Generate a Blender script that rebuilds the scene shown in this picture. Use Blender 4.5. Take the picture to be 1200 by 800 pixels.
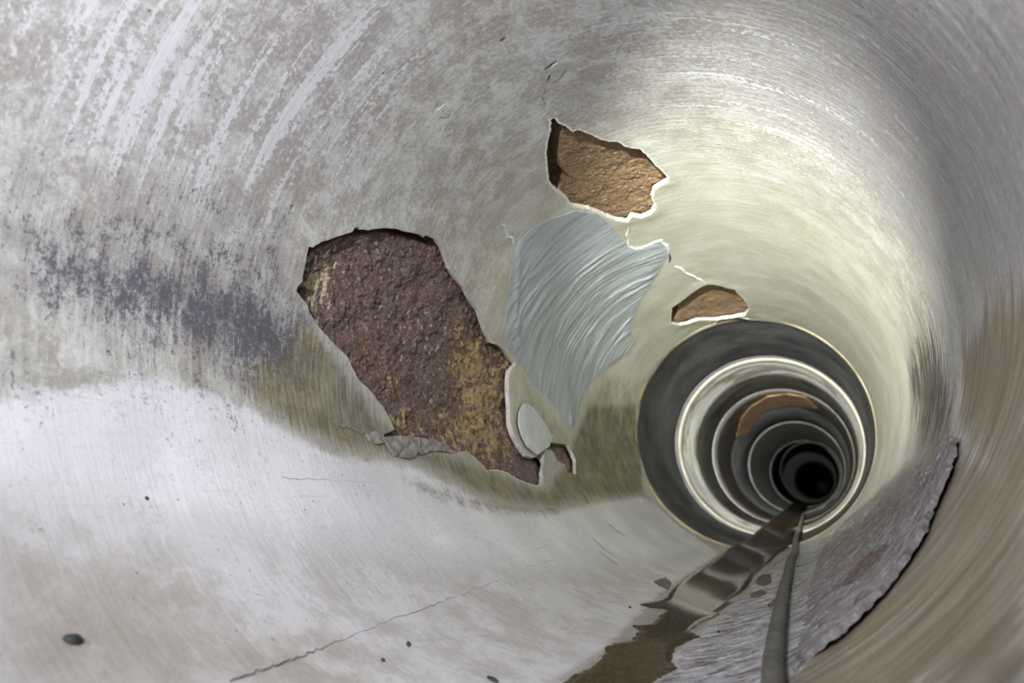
import bpy, math, random
import numpy as np
from mathutils import Matrix, Vector

for o in list(bpy.data.objects):
    bpy.data.objects.remove(o)
scene = bpy.context.scene
COL = scene.collection
random.seed(4)

# ---------------------------------------------------------------- camera
# pipe: axis along +Y through the origin, radius RAD; angle 0 = invert, 90 = left, 180 = crown
RAD = 0.5
F = 850.0                               # focal length in pixels of the 1200 px frame
VP = (968.42, 573.86)                   # where the pipe's axis direction meets the picture
CX, CD = 0.3128, 0.2290                 # camera right of / below the axis
AX = np.array([VP[0]-600, VP[1]-400, F]); AX /= np.linalg.norm(AX)
DN = np.array([0, 1, 0.]) - AX*AX[1]; DN /= np.linalg.norm(DN)
RT = np.cross(DN, AX)
M = np.array([RT, AX, -DN])             # picture frame (right, down, forward) -> world
cam_data = bpy.data.cameras.new('camera')
cam = bpy.data.objects.new('camera', cam_data)
COL.objects.link(cam)
rot = np.stack([M @ np.array([1, 0, 0]), M @ np.array([0, -1, 0]), M @ np.array([0, 0, -1])], 1)
cam.matrix_world = Matrix.Translation((CX, 0, -CD)) @ Matrix(rot.tolist()).to_4x4()
cam_data.sensor_width = 36
cam_data.lens = F/1200*36
cam_data.clip_start = 0.02
cam_data.dof.use_dof = True
cam_data.dof.focus_distance = 1.3
cam_data.dof.aperture_fstop = 4.2
scene.camera = cam

# ---------------------------------------------------------------- world, lamps, exposure
world = bpy.data.worlds.new('world'); scene.world = world
world.use_nodes = True
world.node_tree.nodes['Background'].inputs[0].default_value = (0.80, 0.86, 1.0, 1)
world.node_tree.nodes['Background'].inputs[1].default_value = 0.25

def lamp(name, kind, loc, aim, energy, color, **kw):
    d = bpy.data.lights.new(name, kind); d.energy = energy; d.color = color
    for k, v in kw.items(): setattr(d, k, v)
    o = bpy.data.objects.new(name, d); COL.objects.link(o)
    o.location = loc
    o.rotation_euler = (Vector(aim)-Vector(loc)).to_track_quat('-Z', 'Y').to_euler()
    return o
# daylight from the open mouth of the pipe behind the photographer
lamp('pipe_mouth', 'AREA', (-0.10, -1.55, 0.05), (0.0, 1.4, 0.0), 7, (0.90, 0.93, 1.0), shape='DISK', size=0.6)
# flood lamp held up to the left of the camera, and a torch shone down the pipe beside it
lamp('flood_lamp', 'SPOT', (0.07, -0.26, 0.16), (-0.18, 1.6, 0.08), 58, (0.94, 0.95, 1.0),
     spot_size=math.radians(100), spot_blend=1.0, shadow_soft_size=0.016)
lamp('torch', 'SPOT', (0.08, -0.28, 0.13), (0.15, 2.75, 0.22), 1080, (0.985, 1.0, 0.87),
     spot_size=math.radians(29), spot_blend=0.95, shadow_soft_size=0.015)
lamp('deep_fill_spot', 'SPOT', (0.05, -0.30, 0.11), (-0.02, 7.0, -0.02), 10500, (1.0, 0.99, 0.93),  # added spot without a known source, brightens the pipe beyond the joint
     spot_size=math.radians(15), spot_blend=0.8, shadow_soft_size=0.015)

vs = scene.view_settings
scene.display_settings.display_device = 'sRGB'
vs.view_transform = 'Standard'; vs.look = 'None'; vs.gamma = 1.0; vs.use_curve_mapping = False
vs.exposure = 0.47

# ---------------------------------------------------------------- geometry helpers
def wall(px, py, rad=RAD):
    """photo point -> (angle in radians 0..2pi, depth along the pipe) on a cylinder of that radius"""
    px = np.asarray(px, float); py = np.asarray(py, float)
    d = np.stack([px-600, py-400, np.full(px.shape, F)], -1)
    X, Y, Z = d @ RT, d @ DN, d @ AX
    a = X*X+Y*Y; b = CX*X+CD*Y; c = CX*CX+CD*CD-rad*rad
    t = (-b+np.sqrt(b*b-a*c))/a
    return np.arctan2(-(CX+t*X), CD+t*Y) % (2*np.pi), t*Z

def sz(pts, sub=14.0, close=True, low=False):
    """photo polyline -> (s, z) polyline on the pipe wall, s = arc length from the invert"""
    p = np.array(pts, float); out = []
    n = len(p) if close else len(p)-1
    for i in range(n):
        a, b = p[i], p[(i+1) % len(p)]
        k = max(1, int(np.hypot(*(b-a))/sub))
        for j in range(k): out.append(a+(b-a)*j/k)
    if not close: out.append(p[-1])
    out = np.array(out)
    th, z = wall(out[:, 0], out[:, 1])
    if low: th = np.where(th > np.pi, th-2*np.pi, th)
    return np.stack([th*RAD, z], 1)

def _hash(i, j, seed):
    h = (i.astype(np.int64)*374761393 + j.astype(np.int64)*668265263 + seed*1442695041) & 0x7fffffff
    h = ((h ^ (h >> 13))*1274126177) & 0x7fffffff
    return ((h ^ (h >> 16)) & 0xffff)/65535.0
def vnoise(x, y, seed=0):
    x, y = np.broadcast_arrays(np.asarray(x, float), np.asarray(y, float))
    i = np.floor(x); j = np.floor(y); u = x-i; v = y-j
    u = u*u*u*(u*(u*6-15)+10); v = v*v*v*(v*(v*6-15)+10)
    a = _hash(i, j, seed); b = _hash(i+1, j, seed); c = _hash(i, j+1, seed); d = _hash(i+1, j+1, seed)
    return a+(b-a)*u+(c-a)*v+(a-b-c+d)*u*v
def fbm(x, y, seed=0, n=4, g=0.5):
    t = 0; amp = 1; tot = 0
    for k in range(n):
        t = t+amp*vnoise(x*2**k+k*17.3, y*2**k+k*9.1, seed+k); tot += amp; amp *= g
    return t/tot

def rough_outline(p, step=0.005, amp=0.0025, seed=1):
    out = []
    for i in range(len(p)):
        a, b = p[i], p[(i+1) % len(p)]
        L = np.hypot(*(b-a)); k = max(1, int(round(L/step)))
        for j in range(k): out.append(a+(b-a)*j/k)
    out = np.array(out); t = np.arange(len(out))
    nx = np.roll(out, -1, 0)-np.roll(out, 1, 0)
    nx = np.stack([-nx[:, 1], nx[:, 0]], 1); nx /= np.linalg.norm(nx, axis=1)[:, None]+1e-9
    d = (fbm(t*0.35, t*0+seed*3.7, seed, 3, 0.6)-0.5)*2*amp
    return out+nx*d[:, None]

def inside(poly, x, y):
    r = np.zeros(x.shape, bool); n = len(poly)
    for i in range(n):
        x0, y0 = poly[i]; x1, y1 = poly[(i+1) % n]
        if y0 == y1: continue
        c = ((y0 > y) != (y1 > y))
        if not c.any(): continue
        r ^= c & (x < (x1-x0)*(y-y0)/(y1-y0)+x0)
    return r
def dist(poly, x, y, close=True):
    """distance and nearest point on a polyline"""
    best = np.full(x.shape, 1e9); bx = np.zeros(x.shape); by = np.zeros(x.shape)
    n = len(poly) if close else len(poly)-1
    for i in range(n):
        x0, y0 = poly[i]; x1, y1 = poly[(i+1) % len(poly)]
        dx, dy = x1-x0, y1-y0
        t = np.clip(((x-x0)*dx+(y-y0)*dy)/(dx*dx+dy*dy+1e-12), 0, 1)
        qx, qy = x0+t*dx, y0+t*dy
        d = np.hypot(x-qx, y-qy); m = d < best
        best = np.where(m, d, best); bx = np.where(m, qx, bx); by = np.where(m, qy, by)
    return best, bx, by
def feather(poly, x, y, f):
    """1 inside, falling to 0 over the width f across the outline"""
    lo = poly.min(0)-f; hi = poly.max(0)+f
    r = np.zeros(x.shape)
    k = (x > lo[0]) & (x < hi[0]) & (y > lo[1]) & (y < hi[1])
    if not k.any(): return r
    d = dist(poly, x[k], y[k])[0]
    sd = np.where(inside(poly, x[k], y[k]), d, -d)
    t = np.clip(sd/f*0.5+0.5, 0, 1)
    r[k] = t*t*(3-2*t)
    return r
def near(line, x, y, w):
    lo = line.min(0)-3*w; hi = line.max(0)+3*w
    r = np.zeros(x.shape)
    k = (x > lo[0]) & (x < hi[0]) & (y > lo[1]) & (y < hi[1])
    if k.any(): r[k] = np.exp(-(dist(line, x[k], y[k], False)[0]/w)**2)
    return r

def mesh_obj(name, V, Fq, mats, parent=None, midx=None, attrs=None, smooth=True):
    me = bpy.data.meshes.new(name)
    V = np.asarray(V, np.float32); Fq = np.asarray(Fq, np.int32)
    me.vertices.add(len(V)); me.vertices.foreach_set('co', V.ravel())
    k = Fq.shape[1]
    me.loops.add(Fq.size); me.loops.foreach_set('vertex_index', Fq.ravel())
    me.polygons.add(len(Fq))
    me.polygons.foreach_set('loop_start', np.arange(0, Fq.size, k, dtype=np.int32))
    for m in (mats if isinstance(mats, (list, tuple)) else [mats]): me.materials.append(m)
    if midx is not None: me.polygons.foreach_set('material_index', np.asarray(midx, np.int32))
    me.polygons.foreach_set('use_smooth', np.full(len(Fq), smooth))
    me.update(calc_edges=True)
    for n, a in (attrs or {}).items():
        a = np.asarray(a, np.float32)
        if a.ndim == 1:
            at = me.attributes.new(n, 'FLOAT', 'POINT'); at.data.foreach_set('value', a)
        else:
            at = me.attributes.new(n, 'FLOAT_VECTOR', 'POINT'); at.data.foreach_set('vector', a.ravel())
    me.validate()
    o = bpy.data.objects.new(name, me); COL.objects.link(o)
    if parent: o.parent = parent
    return o

def cyl(s, z, r):
    th = s/RAD
    return np.stack([-r*np.sin(th), z, -r*np.cos(th)], -1)

def sheet(name, sv, zv, keep_fn, outlines, h_fn, thick, mats, parent=None, attr_fn=None):
    """a sheet on the pipe wall over the grid sv x zv; cells whose middle keep_fn accepts stay, rims are
    pulled on to the outlines and turned outwards by `thick` (second material = the broken edge)"""
    S, Z = np.meshgrid(sv, zv, indexing='ij')
    ns, nz = S.shape
    cs = (S[:-1, :-1]+S[1:, 1:])/2; cz = (Z[:-1, :-1]+Z[1:, 1:])/2
    K = keep_fn(cs, cz)
    idx = np.arange(ns*nz).reshape(ns, nz)
    P = np.zeros((ns+1, nz+1), bool); P[1:-1, 1:-1] = K
    cnt = P[:-1, :-1].astype(int)+P[1:, :-1]+P[:-1, 1:]+P[1:, 1:]
    rim = (cnt > 0) & (cnt < 4)
    if outlines is not None:
        cell = max(np.diff(sv).max(), np.diff(zv).max())
        for ol in outlines:
            lo = ol.min(0)-3*cell; hi = ol.max(0)+3*cell
            k = rim & (S > lo[0]) & (S < hi[0]) & (Z > lo[1]) & (Z < hi[1])
            d, bx, by = dist(ol, S[k], Z[k])
            ok = d < 2.5*cell
            S[k] = np.where(ok, bx, S[k]); Z[k] = np.where(ok, by, Z[k])
    H = h_fn(S, Z)
    V = cyl(S, Z, RAD-H).reshape(-1, 3)
    q = np.stack([idx[:-1, :-1], idx[:-1, 1:], idx[1:, 1:], idx[1:, :-1]], -1)[K]
    def edges(mask_a, mask_b, a, b):            # cell a kept, b not
        return a[mask_a & ~mask_b], b[mask_a & ~mask_b]
    E0 = []
    A, B = P[:-1, 1:-1], P[1:, 1:-1]            # across each row s=i, edges (i,j)-(i,j+1)
    p0, p1 = idx[:, :-1], idx[:, 1:]
    m = B & ~A; E0.append(np.stack([p1[m], p0[m]], 1))
    m = A & ~B; E0.append(np.stack([p0[m], p1[m]], 1))
    A, B = P[1:-1, :-1], P[1:-1, 1:]
    p0, p1 = idx[:-1, :], idx[1:, :]
    m = B & ~A; E0.append(np.stack([p0[m], p1[m]], 1))
    m = A & ~B; E0.append(np.stack([p1[m], p0[m]], 1))
    E0 = np.concatenate(E0)
    midx = np.zeros(len(q), int)
    extra_s = np.zeros(0); extra_z = np.zeros(0); ev = None
    Ss, Zs, Hs = S.ravel(), Z.ravel(), H.ravel()
    if thick > 0 and len(E0):
        # the broken edge gets vertices of its own so it stays crisp
        rv, inv = np.unique(E0, return_inverse=True); inv = inv.reshape(E0.shape)
        n0 = len(Ss); m0 = len(rv)
        mid = 0.5*thick
        jit = (vnoise(Ss[rv]*260, Zs[rv]*260, 5)-0.5)*0.25*thick
        V = np.concatenate([V, V[rv], cyl(Ss[rv], Zs[rv], RAD-Hs[rv]+mid+jit), cyl(Ss[rv], Zs[rv], RAD-Hs[rv]+thick)])
        a, b = inv[:, 0]+n0, inv[:, 1]+n0
        qs = np.concatenate([np.stack([a, b, b+m0, a+m0], 1), np.stack([a+m0, b+m0, b+2*m0, a+2*m0], 1)])
        q = np.concatenate([q, qs]); midx = np.concatenate([midx, np.ones(len(qs), int)])
        Ss = np.concatenate([Ss, Ss[rv], Ss[rv], Ss[rv]]); Zs = np.concatenate([Zs, Zs[rv], Zs[rv], Zs[rv]])
        Hs = np.concatenate([Hs, Hs[rv], Hs[rv], Hs[rv]])
    used, inv = np.unique(q, return_inverse=True); q = inv.reshape(q.shape)
    V, Ss, Zs, Hs = V[used], Ss[used], Zs[used], Hs[used]
    at = {'sz': np.stack([Ss, Zs, Hs*0], 1)}
    if attr_fn: at.update(attr_fn(Ss, Zs, Hs))
    mats = mats if isinstance(mats, (list, tuple)) else [mats, mats]
    return mesh_obj(name, V, q, mats, parent, midx, at)

def patch(name, outline, step, h_fn, thick, mats, parent=None, grow=0.0, attr_fn=None, stepz=None):
    lo, hi = outline.min(0)-grow, outline.max(0)+grow
    stepz = stepz or step
    sv = np.arange(lo[0]-step, hi[0]+2*step, step); zv = np.arange(lo[1]-stepz, hi[1]+2*stepz, stepz)
    if grow:
        def keep(x, y):
            d = dist(outline[::2], x, y)[0]
            return inside(outline, x, y) | (d < grow)
        return sheet(name, sv, zv, keep, None, h_fn, thick, mats, parent, attr_fn)
    return sheet(name, sv, zv, lambda x, y: inside(outline, x, y), [outline], h_fn, thick, mats, parent, attr_fn)

def ribbon(name, pts, width, lift, mat, parent, low=False, seed=0, wob=0.002):
    """a fine raised or dark line along the wall (hairline crack, chipped edge): a real little ridge"""
    p = sz(pts, 2.2, False, low); n = len(p); t = np.arange(n)
    d = np.gradient(p, axis=0); d /= np.linalg.norm(d, axis=1)[:, None]+1e-9
    nrm = np.stack([-d[:, 1], d[:, 0]], 1)
    p = p+nrm*((vnoise(t*0.45, t*0+seed, seed)-0.5)*2*wob)[:, None]
    w = width*(0.35+0.9*vnoise(t*0.7, t*0+seed+3, seed))*np.minimum(1, np.minimum(t, n-1-t)/2.0+0.15)
    a = p-nrm*w[:, None]/2; b = p+nrm*w[:, None]/2
    V = np.concatenate([cyl(a[:, 0], a[:, 1], RAD+0.001), cyl(p[:, 0], p[:, 1], RAD-lift), cyl(b[:, 0], b[:, 1], RAD+0.001)])
    i = np.arange(n-1)
    q = np.concatenate([np.stack([i, i+1, i+1+n, i+n], 1), np.stack([i+n, i+1+n, i+1+2*n, i+2*n], 1)])
    return mesh_obj(name, V, q, mat, parent, smooth=False)

def lathe(name, prof, mat, parent=None, seg=192, attr=True):
    """ring of the profile [(radius, y)...] about the pipe's axis"""
    prof = np.array(prof, float); n = len(prof)
    th = np.linspace(0, 2*np.pi, seg+1)
    T, I = np.meshgrid(th, np.arange(n), indexing='ij')
    r = prof[I, 0]; y = prof[I, 1]
    V = np.stack([-r*np.sin(T), y, -r*np.cos(T)], -1).reshape(-1, 3)
    idx = np.arange((seg+1)*n).reshape(seg+1, n)
    q = np.stack([idx[:-1, :-1], idx[:-1, 1:], idx[1:, 1:], idx[1:, :-1]], -1).reshape(-1, 4)
    return mesh_obj(name, V, q, mat, parent, None, {'sz': np.stack([(T*RAD).ravel(), y.ravel(), y.ravel()*0], 1)})

def tag(o, label=None, cat=None, group=None, kind=None):
    if label: o['label'] = label
    if cat: o['category'] = cat
    if group: o['group'] = group
    if kind: o['kind'] = kind
    return o
def empty(name, loc=(0, 0, 0)):
    o = bpy.data.objects.new(name, None); COL.objects.link(o); o.location = loc; o.empty_display_size = 0.05
    return o

# ---------------------------------------------------------------- material helpers
class NT:
    def __init__(self, name):
        self.m = bpy.data.materials.new(name); self.m.use_nodes = True
        self.t = self.m.node_tree; self.b = self.t.nodes['Principled BSDF']
        self.sz = self.attr('sz', 'Vector')
        self.obj = self.node('ShaderNodeTexCoord').outputs['Object']
    def node(self, k, **kw):
        n = self.t.nodes.new(k)
        for a, v in kw.items(): setattr(n, a, v)
        return n
    def put(self, sock, v):
        if isinstance(v, bpy.types.NodeSocket): self.t.links.new(v, sock)
        elif isinstance(v, tuple) and len(v) == 3 and sock.type == 'RGBA': sock.default_value = (*v, 1)
        else: sock.default_value = v
    def attr(self, n, out='Fac'):
        return self.node('ShaderNodeAttribute', attribute_name=n).outputs[out]
    def math(self, op, a, b=0.0, c=0.0):
        n = self.node('ShaderNodeMath', operation=op)
        for i, v in enumerate((a, b, c)): self.put(n.inputs[i], v)
        return n.outputs[0]
    def mul(self, a, b): return self.math('MULTIPLY', a, b)
    def add(self, a, b): return self.math('ADD', a, b)
    def ramp(self, v, lo, hi, a=0.0, b=1.0):
        n = self.node('ShaderNodeMapRange', interpolation_type='SMOOTHSTEP')
        for i, q in enumerate((v, lo, hi, a, b)): self.put(n.inputs[i], q)
        return n.outputs[0]
    def scale(self, vec, s):
        n = self.node('ShaderNodeMapping'); self.put(n.inputs['Vector'], vec); n.inputs['Scale'].default_value = s
        return n.outputs[0]
    def noise(self, vec, s, detail=6, rough=0.6, dist=0.0):
        n = self.node('ShaderNodeTexNoise')
        if isinstance(s, tuple): vec = self.scale(vec, s); s = 1.0
        self.put(n.inputs['Vector'], vec)
        n.inputs['Scale'].default_value = s; n.inputs['Detail'].default_value = detail
        n.inputs['Roughness'].default_value = rough; n.inputs['Distortion'].default_value = dist
        return n.outputs['Fac']
    def voro(self, vec, s, feature='F1'):
        n = self.node('ShaderNodeTexVoronoi', feature=feature); self.put(n.inputs['Vector'], vec); n.inputs['Scale'].default_value = s
        return n.outputs['Distance']
    def mix(self, f, a, b):
        n = self.node('ShaderNodeMix', data_type='RGBA'); self.put(n.inputs['Factor'], f)
        self.put(n.inputs[6], a); self.put(n.inputs[7], b); return n.outputs[2]
    def done(self, color, rough, bump=None, bstr=0.3, bdist=0.01, spec=0.5, **kw):
        self.put(self.b.inputs['Base Color'], color); self.put(self.b.inputs['Roughness'], rough)
        self.b.inputs['Specular IOR Level'].default_value = spec
        for k, v in kw.items(): self.put(self.b.inputs[k], v)
        if bump is not None:
            n = self.node('ShaderNodeBump'); n.inputs['Strength'].default_value = bstr; n.inputs['Distance'].default_value = bdist
            self.put(n.inputs['Height'], bump); self.t.links.new(n.outputs[0], self.b.inputs['Normal'])
        return self.m

def mat_lining():
    n = NT('cement_lining')
    mott = n.noise(n.obj, 5.0, 8, 0.62)
    mott2 = n.noise(n.obj, 17.0, 10, 0.72, 0.4)
    blot = n.noise(n.obj, 9.0, 10, 0.75)
    fine = n.noise(n.obj, 120.0, 6, 0.75)
    grain = n.noise(n.obj, 420.0, 3, 0.8)
    brush = n.noise(n.sz, (5.0, 110.0, 1.0), 6, 0.68, 0.3)      # troweled round the pipe
    hair = n.noise(n.sz, (10.0, 480.0, 1.0), 3, 0.6)
    drip = n.noise(n.sz, (2.0, 34.0, 1.0), 2, 0.5, 0.1)
    dripf = n.noise(n.sz, (7.0, 120.0, 1.0), 4, 0.65, 0.1)
    down = n.noise(n.sz, (14.0, 150.0, 1.0), 6, 0.7)            # runs down the sides
    # plain lining
    col = n.mix(n.ramp(mott, 0.35, 0.68), (0.37, 0.352, 0.31), (0.47, 0.462, 0.44))
    col = n.mix(n.mul(n.ramp(mott2, 0.44, 0.62), 0.6), col, (0.60, 0.60, 0.58))
    col = n.mix(n.mul(n.ramp(brush, 0.48, 0.70), 0.35), col, (0.66, 0.66, 0.66))
    st1 = n.add(n.mul(fine, 0.6), n.mul(mott2, 0.4))
    col = n.mix(n.mul(n.ramp(st1, 0.51, 0.56), 0.58), col, (0.66, 0.66, 0.66))
    col = n.mix(n.mul(n.ramp(st1, 0.435, 0.48, 1.0, 0.0), 0.50), col, (0.28, 0.265, 0.245))
    col = n.mix(n.mul(n.ramp(n.add(n.mul(grain, 0.5), n.mul(fine, 0.5)), 0.54, 0.60), 0.35), col, (0.74, 0.74, 0.74))
    # torch beam's pale glow painted into the lining by the joint
    beam_glow = n.attr('beam_glow')
    col = n.mix(n.mul(beam_glow, 0.75), col, n.mix(n.ramp(n.add(brush, n.mul(n.add(mott, -0.5), 0.6)), 0.35, 0.65), (0.56, 0.56, 0.43), (0.72, 0.72, 0.64)))
    # grey-lilac tone on the right
    lil = n.attr('lilac')
    lf = n.add(lil, n.mul(n.add(brush, -0.5), 1.5)); lf = n.add(lf, n.mul(n.add(mott2, -0.5), 0.7))
    lcol = n.mix(n.ramp(hair, 0.4, 0.62), (0.17, 0.16, 0.168), (0.31, 0.30, 0.325))
    lcol = n.mix(n.mul(n.ramp(n.add(n.mul(brush, 0.6), n.mul(fine, 0.4)), 0.53, 0.62), 0.7), lcol, (0.52, 0.51, 0.55))
    col = n.mix(n.mul(n.ramp(lf, 0.25, 0.8), 0.9), col, lcol)
    # white lime runs
    dm = n.attr('drip')
    col = n.mix(n.mul(dm, 0.55), col, n.mix(n.ramp(st1, 0.44, 0.57), (0.33, 0.315, 0.32), (0.50, 0.49, 0.515)))
    d = n.add(n.mul(dm, 0.56), n.mul(n.add(drip, -0.5), 1.9)); d = n.add(d, n.mul(n.add(dripf, -0.5), 1.1)); d = n.add(d, n.mul(n.add(fine, -0.5), 1.5)); d = n.add(d, n.mul(n.add(mott, -0.5), 0.8))
    col = n.mix(n.mul(n.mul(n.ramp(d, 0.50, 0.64), n.ramp(dm, 0.05, 0.5)), 0.8), col, (0.66, 0.65, 0.69))
    # pale clean wall under the tide line
    wm = n.attr('white')
    w = n.add(wm, n.mul(n.add(mott2, -0.5), 0.9)); w = n.add(w, n.mul(n.add(down, -0.5), 0.7))
    pale = n.mix(n.ramp(mott, 0.35, 0.7), (0.66, 0.655, 0.70), (0.80, 0.80, 0.85))
    low = n.attr('low')
    lowc = n.mix(n.ramp(blot, 0.40, 0.60), (0.42, 0.40, 0.385), (0.62, 0.605, 0.63))
    lowc = n.mix(n.mul(n.ramp(down, 0.5, 0.65), 0.35), lowc, (0.70, 0.69, 0.71))
    lw = n.add(low, n.mul(n.add(blot, -0.5), 1.6))
    pale = n.mix(n.mul(n.ramp(lw, 0.25, 0.85), 0.9), pale, lowc)
    pale = n.mix(n.mul(n.ramp(st1, 0.52, 0.58), n.add(0.12, n.mul(low, 0.28))), pale, (0.42, 0.40, 0.39))
    pale = n.mix(n.mul(n.ramp(n.noise(n.sz, (7.0, 260.0, 1.0), 4, 0.6), 0.58, 0.68), 0.30), pale, (0.52, 0.50, 0.50))
    pale = n.mix(n.mul(n.ramp(n.noise(n.sz, (120.0, 6.0, 1.0), 4, 0.6), 0.60, 0.70), 0.35), pale, (0.52, 0.49, 0.47))
    col = n.mix(n.ramp(w, 0.3, 0.62), col, pale)
    g = n.add(n.attr('grime'), n.mul(n.add(mott2, -0.5), 1.4))
    col = n.mix(n.mul(n.ramp(g, 0.35, 1.0), 0.65), col, (0.34, 0.305, 0.255))
    # purple black stain, thin and speckled
    dk = n.attr('dark')
    col = n.mix(n.mul(n.ramp(n.add(dk, n.add(n.mul(n.add(blot, -0.5), 1.2), n.mul(n.add(down, -0.5), 0.9))), 0.15, 0.95), 0.72), col, (0.20, 0.19, 0.215))
    s = n.add(dk, n.mul(n.add(n.noise(n.sz, (16.0, 26.0, 1.0), 10, 0.78), -0.5), 1.7))
    s = n.add(s, n.mul(n.add(fine, -0.5), 1.8)); s = n.add(s, n.mul(n.add(grain, -0.5), 1.0)); s = n.add(s, n.mul(n.add(down, -0.5), 0.8))
    col = n.mix(n.mul(n.ramp(s, 0.27, 0.72), 0.92), col, (0.085, 0.078, 0.105))
    # olive slime
    ol = n.attr('olive')
    o_ = n.add(ol, n.mul(n.add(down, -0.5), 1.1)); o_ = n.add(o_, n.mul(n.add(mott2, -0.5), 1.3)); o_ = n.add(o_, n.mul(n.add(fine, -0.5), 0.8))
    col = n.mix(n.mul(n.ramp(o_, 0.30, 1.05), 0.94), col, n.mix(n.ramp(n.noise(n.obj, 11.0, 5), 0.42, 0.62), (0.115, 0.108, 0.065), (0.195, 0.165, 0.072)))
    # tan and brown runs on the right
    tn = n.attr('tan')
    t_ = n.add(tn, n.mul(n.add(n.noise(n.sz, (5.0, 75.0, 1.0), 6, 0.6), -0.5), 2.0))
    col = n.mix(n.mul(n.ramp(t_, 0.3, 0.85), 0.88), col, n.mix(n.ramp(brush, 0.4, 0.6), (0.115, 0.083, 0.042), (0.26, 0.22, 0.155)))
    du = n.attr('dusk')
    u_ = n.add(du, n.mul(n.add(n.noise(n.sz, (8.0, 100.0, 1.0), 6, 0.65), -0.5), 2.2)); u_ = n.add(u_, n.mul(n.add(mott2, -0.5), 1.0))
    col = n.mix(n.mul(n.ramp(u_, 0.40, 0.72), 0.95), col, (0.085, 0.08, 0.06))
    # flaky floor beside the hose
    fl = n.attr('flaky')
    f_ = n.add(n.mul(n.noise(n.sz, (22.0, 45.0, 1.0), 8, 0.8, 0.6), 1.5), n.mul(fine, 0.5)); f_ = n.add(f_, -0.5)
    fc = n.mix(n.ramp(f_, 0.38, 0.50), (0.12, 0.11, 0.108), (0.37, 0.355, 0.39))
    fc = n.mix(n.ramp(f_, 0.56, 0.66), fc, (0.70, 0.69, 0.74))
    col = n.mix(n.ramp(n.add(fl, n.mul(n.add(mott2, -0.5), 0.9)), 0.35, 0.6), col, fc)
    # wet margin of the stream
    wet = n.attr('wet')
    wt = n.ramp(n.add(wet, n.mul(n.add(mott2, -0.5), 0.6)), 0.4, 0.7)
    col = n.mix(n.mul(wt, 0.55), col, (0.22, 0.19, 0.14))
    # broken white edges
    ch = n.attr('chip')
    c_ = n.add(ch, n.mul(n.add(fine, -0.5), 1.1))
    col = n.mix(n.ramp(c_, 0.55, 0.8), col, (0.83, 0.82, 0.77))
    # pinholes and specks
    vor = n.voro(n.obj, 62.0); keep = n.noise(n.obj, 31.0, 2)
    speck = n.mul(n.ramp(vor, 0.10, 0.14, 1.0, 0.0), n.ramp(keep, 0.60, 0.64))
    col = n.mix(n.mul(speck, 0.7), col, (0.06, 0.055, 0.06))
    hgt = n.add(n.mul(mott2, 0.45), n.mul(fine, 0.28)); hgt = n.add(hgt, n.mul(brush, 0.40)); hgt = n.add(hgt, n.mul(hair, 0.12))
    hgt = n.add(hgt, n.mul(n.mul(grain, 0.25), n.add(dk, 0.4))); hgt = n.add(hgt, n.mul(n.mul(f_, fl), 2.4))
    rough = n.mix(wt, n.ramp(mott2, 0.3, 0.7, 0.42, 0.62), (0.22, 0.22, 0.22))
    return n.done(col, rough, hgt, 0.45, 0.005, 0.4)

def mat_cut():
    n = NT('broken_lining_edge')
    f = n.noise(n.obj, 140.0, 5, 0.7)
    return n.done(n.mix(n.ramp(f, 0.3, 0.7), (0.62, 0.58, 0.47), (0.86, 0.84, 0.78)), 0.8, f, 0.6, 0.003)

def mat_rust(name, cols, crust, lit_grain):
    n = NT(name)
    a = n.noise(n.obj, 22.0, 8, 0.7); b = n.noise(n.obj, 90.0, 6, 0.75); g = n.noise(n.obj, 175.0, 4, 0.85)
    st = n.noise(n.obj, 48.0, 5, 0.62, 0.3)
    col = n.mix(n.ramp(a, 0.35, 0.65), cols[0], cols[1])
    col = n.mix(n.mul(n.ramp(b, 0.50, 0.60), 0.7), col, cols[2])
    col = n.mix(n.mul(n.ramp(g, 0.30, 0.46, 1.0, 0.0), 0.9), col, (0.022, 0.015, 0.014))  # shade in the crevices between grains, painted dark
    col = n.mix(n.mul(n.ramp(g, 0.55, 0.62), 0.9), col, lit_grain)  # highlights on the grains, painted pale
    cr = n.attr('crust')
    k = n.add(cr, n.mul(n.add(st, -0.5), 2.6)); k = n.add(k, n.mul(n.add(g, -0.5), 0.6))
    kk = n.ramp(k, 0.55, 0.64)
    cc = n.mix(n.ramp(b, 0.40, 0.60), crust[0], crust[1])
    cc = n.mix(n.mul(n.ramp(g, 0.32, 0.46, 1.0, 0.0), 0.7), cc, (0.12, 0.075, 0.03))  # crevice shade painted into the crust as well
    col = n.mix(kk, col, cc)
    pk = n.attr('pick')
    k2 = n.add(pk, n.mul(n.add(n.noise(n.sz, (45.0, 80.0, 1.0), 4, 0.6, 0.3), -0.5), 2.4))
    p_ = n.ramp(k2, 0.80, 0.90)
    col = n.mix(p_, col, n.mix(n.ramp(g, 0.4, 0.6), (0.50, 0.37, 0.23), (0.82, 0.68, 0.50)))
    gl = n.attr('orange_tone')  # orange-brown rust tint
    k3 = n.add(gl, n.mul(n.add(n.noise(n.obj, 60.0, 6, 0.7), -0.5), 2.2))
    col = n.mix(n.mul(n.ramp(k3, 0.48, 0.75), 0.75), col, n.mix(n.ramp(g, 0.42, 0.6), (0.13, 0.05, 0.02), (0.42, 0.20, 0.075)))
    hgt = n.add(n.mul(b, 0.6), n.mul(g, 0.6)); hgt = n.add(hgt, n.mul(kk, 0.35)); hgt = n.add(hgt, n.mul(p_, 0.25))
    return n.done(col, n.ramp(b, 0.3, 0.7, 0.40, 0.70), hgt, 1.0, 0.008, 0.5)

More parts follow.
